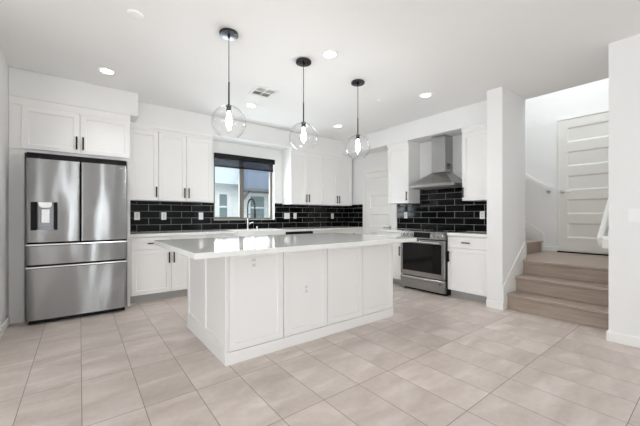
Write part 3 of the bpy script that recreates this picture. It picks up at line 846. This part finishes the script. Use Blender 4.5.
# ---------------------------------------------------------------- pendants
def pendant(loc, label):
    t = thing('pendant_light', label, 'pendant light', loc, 0, 'clear glass globe pendants over the island')
    zc = 1.960 - CEIL
    b = nb(); lathe(b, [(0.078, -0.001), (0.080, -0.004), (0.080, -0.020), (0.076, -0.024), (0.012, -0.026), (0.010, -0.045)], (0, 0, 0), 36, True, True); obj('canopy', b, 'canopy', t, smooth=True)
    b = nb(); cyl(b, (0, 0, -0.045), (0, 0, -0.426), 0.0035, 8); obj('cord', b, 'black', t)
    b = nb(); cyl(b, (0, 0, -0.426), (0, 0, zc + 0.148), 0.0065, 12); obj('stem', b, 'black', t)
    b = nb(); lathe(b, [(0.007, zc + 0.150), (0.024, zc + 0.148), (0.024, zc + 0.137), (0.021, zc + 0.134), (0.021, zc + 0.095), (0.016, zc + 0.092)], (0, 0, 0), 24, True, True); obj('socket', b, 'canopy', t, smooth=True)
    R = 0.146; a0 = math.asin(0.0245 / R); a1 = PI - math.asin(0.075 / R)
    b = nb(); prof = []
    for k in range(29):
        a = a0 + (a1 - a0) * k / 28; prof.append((R * math.sin(a), zc + R * math.cos(a)))
    # thickness of the blown glass, rim at the open bottom
    for k in range(28, -1, -1):
        a = a0 + (a1 - a0) * k / 28; prof.append(((R - 0.003) * math.sin(a), zc + (R - 0.003) * math.cos(a)))
    lathe(b, prof, (0, 0, 0), 48); obj('globe', b, 'globe', t, smooth=True)
    b = nb(); lathe(b, [(0.012, 0.092), (0.013, 0.072), (0.018, 0.050), (0.023, 0.02), (0.024, -0.005), (0.020, -0.030), (0.012, -0.044), (0.004, -0.048)], (0, 0, zc), 24, True, True)
    obj('bulb', b, 'bulb', t, smooth=True)
    return t
pendant((1.024, 2.623, CEIL), 'left of three clear globe pendants, nearest the refrigerator')
pendant((1.814, 2.631, CEIL), 'middle one of the three clear globe pendants over the island')
pendant((2.604, 2.648, CEIL), 'right of three clear globe pendants, nearest the range')

# ---------------------------------------------------------------- ceiling fittings
def downlight(x, y, label):
    t = thing('recessed_light', label, 'ceiling light', (x, y, CEIL), 0, 'recessed ceiling lights')
    b = nb(); lathe(b, [(0.060, -0.003), (0.062, -0.007), (0.078, -0.004), (0.080, -0.0005)], (0, 0, 0), 36); obj('trim_ring', b, 'detector', t, smooth=True)
    b = nb(); lathe(b, [(0.061, -0.0015), (0.060, -0.004), (0.001, -0.004)], (0, 0, 0), 36); obj('lens', b, 'lens', t)
    l = bpy.data.lights.new('downlight_lamp', 'SPOT'); l.energy = 17; l.spot_size = math.radians(105); l.spot_blend = 0.8; l.shadow_soft_size = 0.06; l.color = (0.98, 0.98, 1.0)
    o = bpy.data.objects.new('downlight_lamp', l); COL.objects.link(o); o.location = (0, 0, -0.012); o.parent = t
downlight(0.237, 4.121, 'lit recessed ceiling light above the refrigerator')
downlight(1.938, 2.361, 'largest lit recessed ceiling light, right of the middle pendant canopy')
downlight(3.592, 2.390, 'lit recessed ceiling light nearest the range hood')
downlight(1.950, 4.146, 'lit recessed ceiling light below the ceiling vent, near sink window')
downlight(3.603, 4.159, 'lit recessed ceiling light between middle and right pendants, near back corner')

t = thing('ceiling_vent', 'square white ceiling air vent with louvers shaded grey', 'vent', (1.863, 3.602, CEIL))
b = nb(); h = 0.150
box(b, -h, h, -h, -h + 0.035, -0.008, -0.0005); box(b, -h, h, h - 0.035, h, -0.008, -0.0005); box(b, -h, -h + 0.035, -h + 0.035, h - 0.035, -0.008, -0.0005); box(b, h - 0.035, h, -h + 0.035, h - 0.035, -0.008, -0.0005)
box(b, -0.007, 0.007, -h + 0.035, h - 0.035, -0.008, -0.0005); box(b, -h + 0.035, h - 0.035, -0.007, 0.007, -0.0079, -0.0005)
obj('frame', b, 'detector', t)
def louver(x0, x1, y0, y1, alongx, m):
    b = nb(); n = 6
    for k in range(n):
        if alongx:
            a = y0 + (y1 - y0) * k / n; e = a + (y1 - y0) / n * 0.9; prism(b, [(a, -0.0065), (e, -0.001), (e, -0.0005), (a, -0.0045)], 0, x0, x1)
        else:
            a = x0 + (x1 - x0) * k / n; e = a + (x1 - x0) / n * 0.9; prism(b, [(a, -0.0065), (e, -0.001), (e, -0.0005), (a, -0.0045)], 1, y0, y1)
    return obj('louver', b, m, t)
q = h - 0.036
louver(-q, -0.008, 0.008, q, True, 'ventdark'); louver(-q, -0.008, -q, -0.008, False, 'ventmid')  # darker quad gets its shade from the colour
louver(0.008, q, 0.008, q, False, 'ventdark'); louver(0.008, q, -q, -0.008, True, 'ventmid')

def detector(x, y, label, r):
    b = nb(); lathe(b, [(r, -0.0005), (r, -0.005), (r * 0.93, -0.014), (r * 0.6, -0.019), (0.002, -0.020)], (0, 0, 0), 32, True, True)
    tag(obj('smoke_detector', b, 'ceil', None, (x, y, CEIL), smooth=True), label, 'smoke detector', 'ceiling detectors')
detector(0.344, 2.824, 'round white smoke detector at top left of ceiling', 0.058)
detector(3.263, 2.889, 'small round white detector on ceiling right of the right pendant', 0.05)

# ---------------------------------------------------------------- outlets and switches  (face -y locally)
def outlet(loc, rotz, label, wd=0.072, kind='outlet', ht=0.115, cat='electrical outlet', group='white wall outlets'):
    t = thing('electrical_outlet' if cat == 'electrical outlet' else 'light_switch', label, cat, loc, rotz, group)
    b = nb(); box(b, -wd / 2, wd / 2, -0.006, -0.0003, -ht / 2, ht / 2, 0.002); obj('cover_plate', b, 'plate', t)
    n = max(1, round(wd / 0.07)); 
    for i in range(n):
        x = (i - (n - 1) / 2) * 0.046
        if kind == 'switch':
            b = nb(); box(b, x - 0.016, x + 0.016, -0.009, -0.0061, -0.033, 0.033, 0.001); obj('rocker', b, 'plate', t)
        else:
            for s in (-1, 1):
                b = nb(); box(b, x - 0.014, x + 0.014, -0.0075, -0.0061, s * 0.02 - 0.013, s * 0.02 + 0.013, 0.003); obj('socket', b, 'slot', t)
    return t
yo = YB - TS
outlet((0.668, yo, 1.150), 0, 'white outlet on back tiles nearest the refrigerator')
outlet((1.027, yo, 1.150), 0, 'second white outlet from refrigerator on the back tiles')
outlet((1.585, yo, 1.150), 0, 'white switch plate on back tiles left of the sink window', 0.072, 'switch', cat='light switch')
outlet((3.24, yo, 1.152), 0, 'wide white double switch plate on tiles right of sink window', 0.125, 'switch', cat='light switch')
outlet((3.431, yo, 1.152), 0, 'white outlet on tiles just right of the wide double plate')
outlet((4.409, yo, 1.150), 0, 'white outlet on tiles near the back corner')
outlet((XR - TS, 3.58, 1.165), -PI / 2, 'white outlet on black tiles left of the range')
outlet((XR - TS, 2.205, 1.165), -PI / 2, 'white outlet on black tiles right of the range')
outlet((1.639, IY0 - 0.0125, 0.484), 0, 'white outlet low on the second island front panel')
outlet((1.119, IY0 - 0.0125, 0.772), 0, 'small white outlet high on the left island front panel', 0.045, 'outlet', 0.09)
outlet((XN, 0.478, 1.155), -PI / 2, 'white switch plate on near wall at the right edge', 0.09, 'switch', cat='light switch')

# ---------------------------------------------------------------- staircase
t = thing('staircase', 'taupe wood stairs rising to a landing beside the pillar', 'stairs', (0, 0, 0))
SY0, SY1 = 0.670, 1.649
zs = [0.188, 0.377, 0.565]; xs = [4.215, 4.465, 4.71]
for i in range(3):
    z = zs[i]; x = xs[i]; zb = 0 if i == 0 else zs[i - 1]
    b = nb(); box(b, x, x + 0.018, SY0, SY1, zb + (0.0005 if i else 0), z - 0.0305); obj('riser', b, 'wood', t)
    xe = xs[i + 1] if i < 2 else XS - 0.026
    if i < 2:
        b = nb(); box(b, x - 0.034, xe + 0.017, SY0, SY1, z - 0.03, z, 0.006); obj('tread', b, 'wood', t)
    else:
        b = nb(); box(b, x - 0.034, 4.872, SY0, SY1, z - 0.03, z, 0.006); box(b, 4.872, xe, SY0, 1.848, z - 0.03, z); obj('landing', b, 'wood', t)
    b = nb(); box(b, x + 0.019, (xs[i + 1] - 0.001 if i < 2 else 6.12), SY0 + 0.01, SY1 - 0.01, 0, z - 0.031); obj('stringer_fill', b, 'toe', t)
for i in range(4):
    y = 1.845 + i * 0.257; z = 0.752 + i * 0.188; zb = 0.5655 if i == 0 else z - 0.188 + 0.0005
    b = nb(); box(b, XR + XT + 0.002, XS - 0.135, y, y + 0.018, zb, z - 0.0305); obj('riser', b, 'wood', t)
    b = nb(); box(b, XR + XT + 0.002, XS - 0.125, y - 0.032, y + 0.274, z - 0.03, z, 0.006); obj('tread', b, 'wood', t)
    b = nb(); box(b, XR + XT + 0.002, XS - 0.145, y + 0.019, y + 0.256, 0.0, z - 0.031); obj('stringer_fill', b, 'toe', t)
# sloping skirt along the upper flight
sk = nb(); prism(sk, [(1.845, 0.566), (1.845, 0.86), (3.0, 1.70), (3.0, 0.566)], 0, XS - 0.016, XS - 0.0005)
struct(obj('trim_2', sk, 'trim'), 'white sloping skirt board beside the upper stair flight', 'trim')

# handrails
def handrail(name_label, pts, sect, brackets, side):
    t = thing('handrail', name_label, 'handrail', pts[0])
    o0 = Vector(pts[0])
    b = nb(); a = Vector(pts[0]) - o0; e = Vector(pts[1]) - o0
    d = (e - a).normalized(); up = Vector((0, 0, 1)); up = (up - d * up.dot(d)).normalized(); lat = d.cross(up)
    hw, hh = sect
    vs = [[b.verts.new(p + lat * sx * hw + up * sz * hh) for sx, sz in ((-1, -1), (1, -1), (1, 1), (-1, 1))] for p in (a, e)]
    b.faces.new(vs[0][::-1]); b.faces.new(vs[1])
    for k in range(4): b.faces.new((vs[0][k], vs[0][(k + 1) % 4], vs[1][(k + 1) % 4], vs[1][k]))
    bmesh.ops.bevel(b, geom=b.edges[:], offset=min(hw, hh) * 0.35, segments=2, affect='EDGES')
    obj('rail', b, 'trim', t)
    for u in brackets:
        p = a.lerp(e, u); b = nb()
        w_ = p + Vector(side)
        tube(b, [p - up * hh * 0.5, p - up * (hh + 0.03) + Vector(side) * 0.4, w_ - up * (hh + 0.03)], 0.007, 8)
        cyl(b, w_ - up * (hh + 0.03), w_ - up * (hh + 0.03) - Vector(side).normalized() * 0.006, 0.03, 18)
        obj('bracket', b, 'chrome', t, smooth=True)
    return t
handrail('white handrail on the stairwell wall left of landing door', [(XS - 0.07, 1.72, 1.575), (XS - 0.07, 3.2, 2.66)], (0.022, 0.03), (0.02, 0.6), (0.069, 0, 0))
hr = handrail('white handrail low end showing beside the near wall at stairs', [(4.02, 0.742, 0.895), (4.95, 0.742, 1.66)], (0.022, 0.052), (0.25, 0.8), (0, -0.086, 0))
b = nb(); prism(b, [(-0.035, -0.055), (0.045, 0.0), (0.015, 0.06), (-0.04, 0.03)], 1, -0.086, -0.021); obj('wall_return', b, 'trim', hr)

# ---------------------------------------------------------------- outside the sink window
b = nb(); box(b, -14, 20, 5.6, 30, -0.3, -0.15)
struct(obj('ground', b, 'ground'), 'pale ground outside the sink window', 'ground')
t = thing('neighbor_house', 'white stucco house with windows seen through the sink window', 'house', (0, 9.2, -0.15))
b = nb(); box(b, 1.0, 13.0, 0.0, 4.0, 0.0, 6.0); obj('wall', b, 'stucco', t)
b = nb(); box(b, -6.0, 4.2, -0.25, 4.0, 2.25, 6.0); box(b, -6.0, 1.0, 0.0, 4.0, 0, 2.249); obj('upper_wall', b, 'bluestucco', t)
b = nb(); box(b, 3.94, 7.0, -0.6, -0.251, 2.12, 5.0, 0.01); box(b, 4.21, 7.0, -0.25, -0.001, 2.12, 5.0); bb = obj('bay', b, 'shadedbay', t)
b = nb(); box(b, 3.90, 7.1, -0.66, -0.001, 2.05, 2.119); obj('fascia', b, 'fascia', bb)
b = nb(); tube(b, [(3.98, -0.55, 2.05), (3.98, -0.04, 1.75)], 0.045, 8); obj('strut', b, 'fascia', bb)
def house_window(x0, x1, z0, z1, n):
    fr_ = nb(); y = -0.06
    box(fr_, x0 - 0.09, x0, y, -0.001, z0 - 0.09, z1 + 0.09); box(fr_, x1, x1 + 0.09, y, -0.001, z0 - 0.09, z1 + 0.09)
    box(fr_, x0, x1, y, -0.001, z0 - 0.09, z0); box(fr_, x0, x1, y, -0.001, z1, z1 + 0.09)
    for k in range(1, n): box(fr_, x0 + (x1 - x0) * k / n - 0.04, x0 + (x1 - x0) * k / n + 0.04, y, -0.001, z0, z1)
    box(fr_, x0, x1, y + 0.005, -0.001, (z0 + z1) / 2 - 0.025, (z0 + z1) / 2 + 0.025)
    f = obj('window', fr_, 'trim', t)
    p = nb(); box(p, x0, x1, -0.02, -0.0012, z0, z1); obj('pane', p, 'extglass', f)
house_window(3.28, 3.52, 1.2, 1.95, 1)
house_window(4.27, 4.76, 1.2, 1.93, 1)
house_window(4.95, 5.45, 1.2, 1.93, 1)
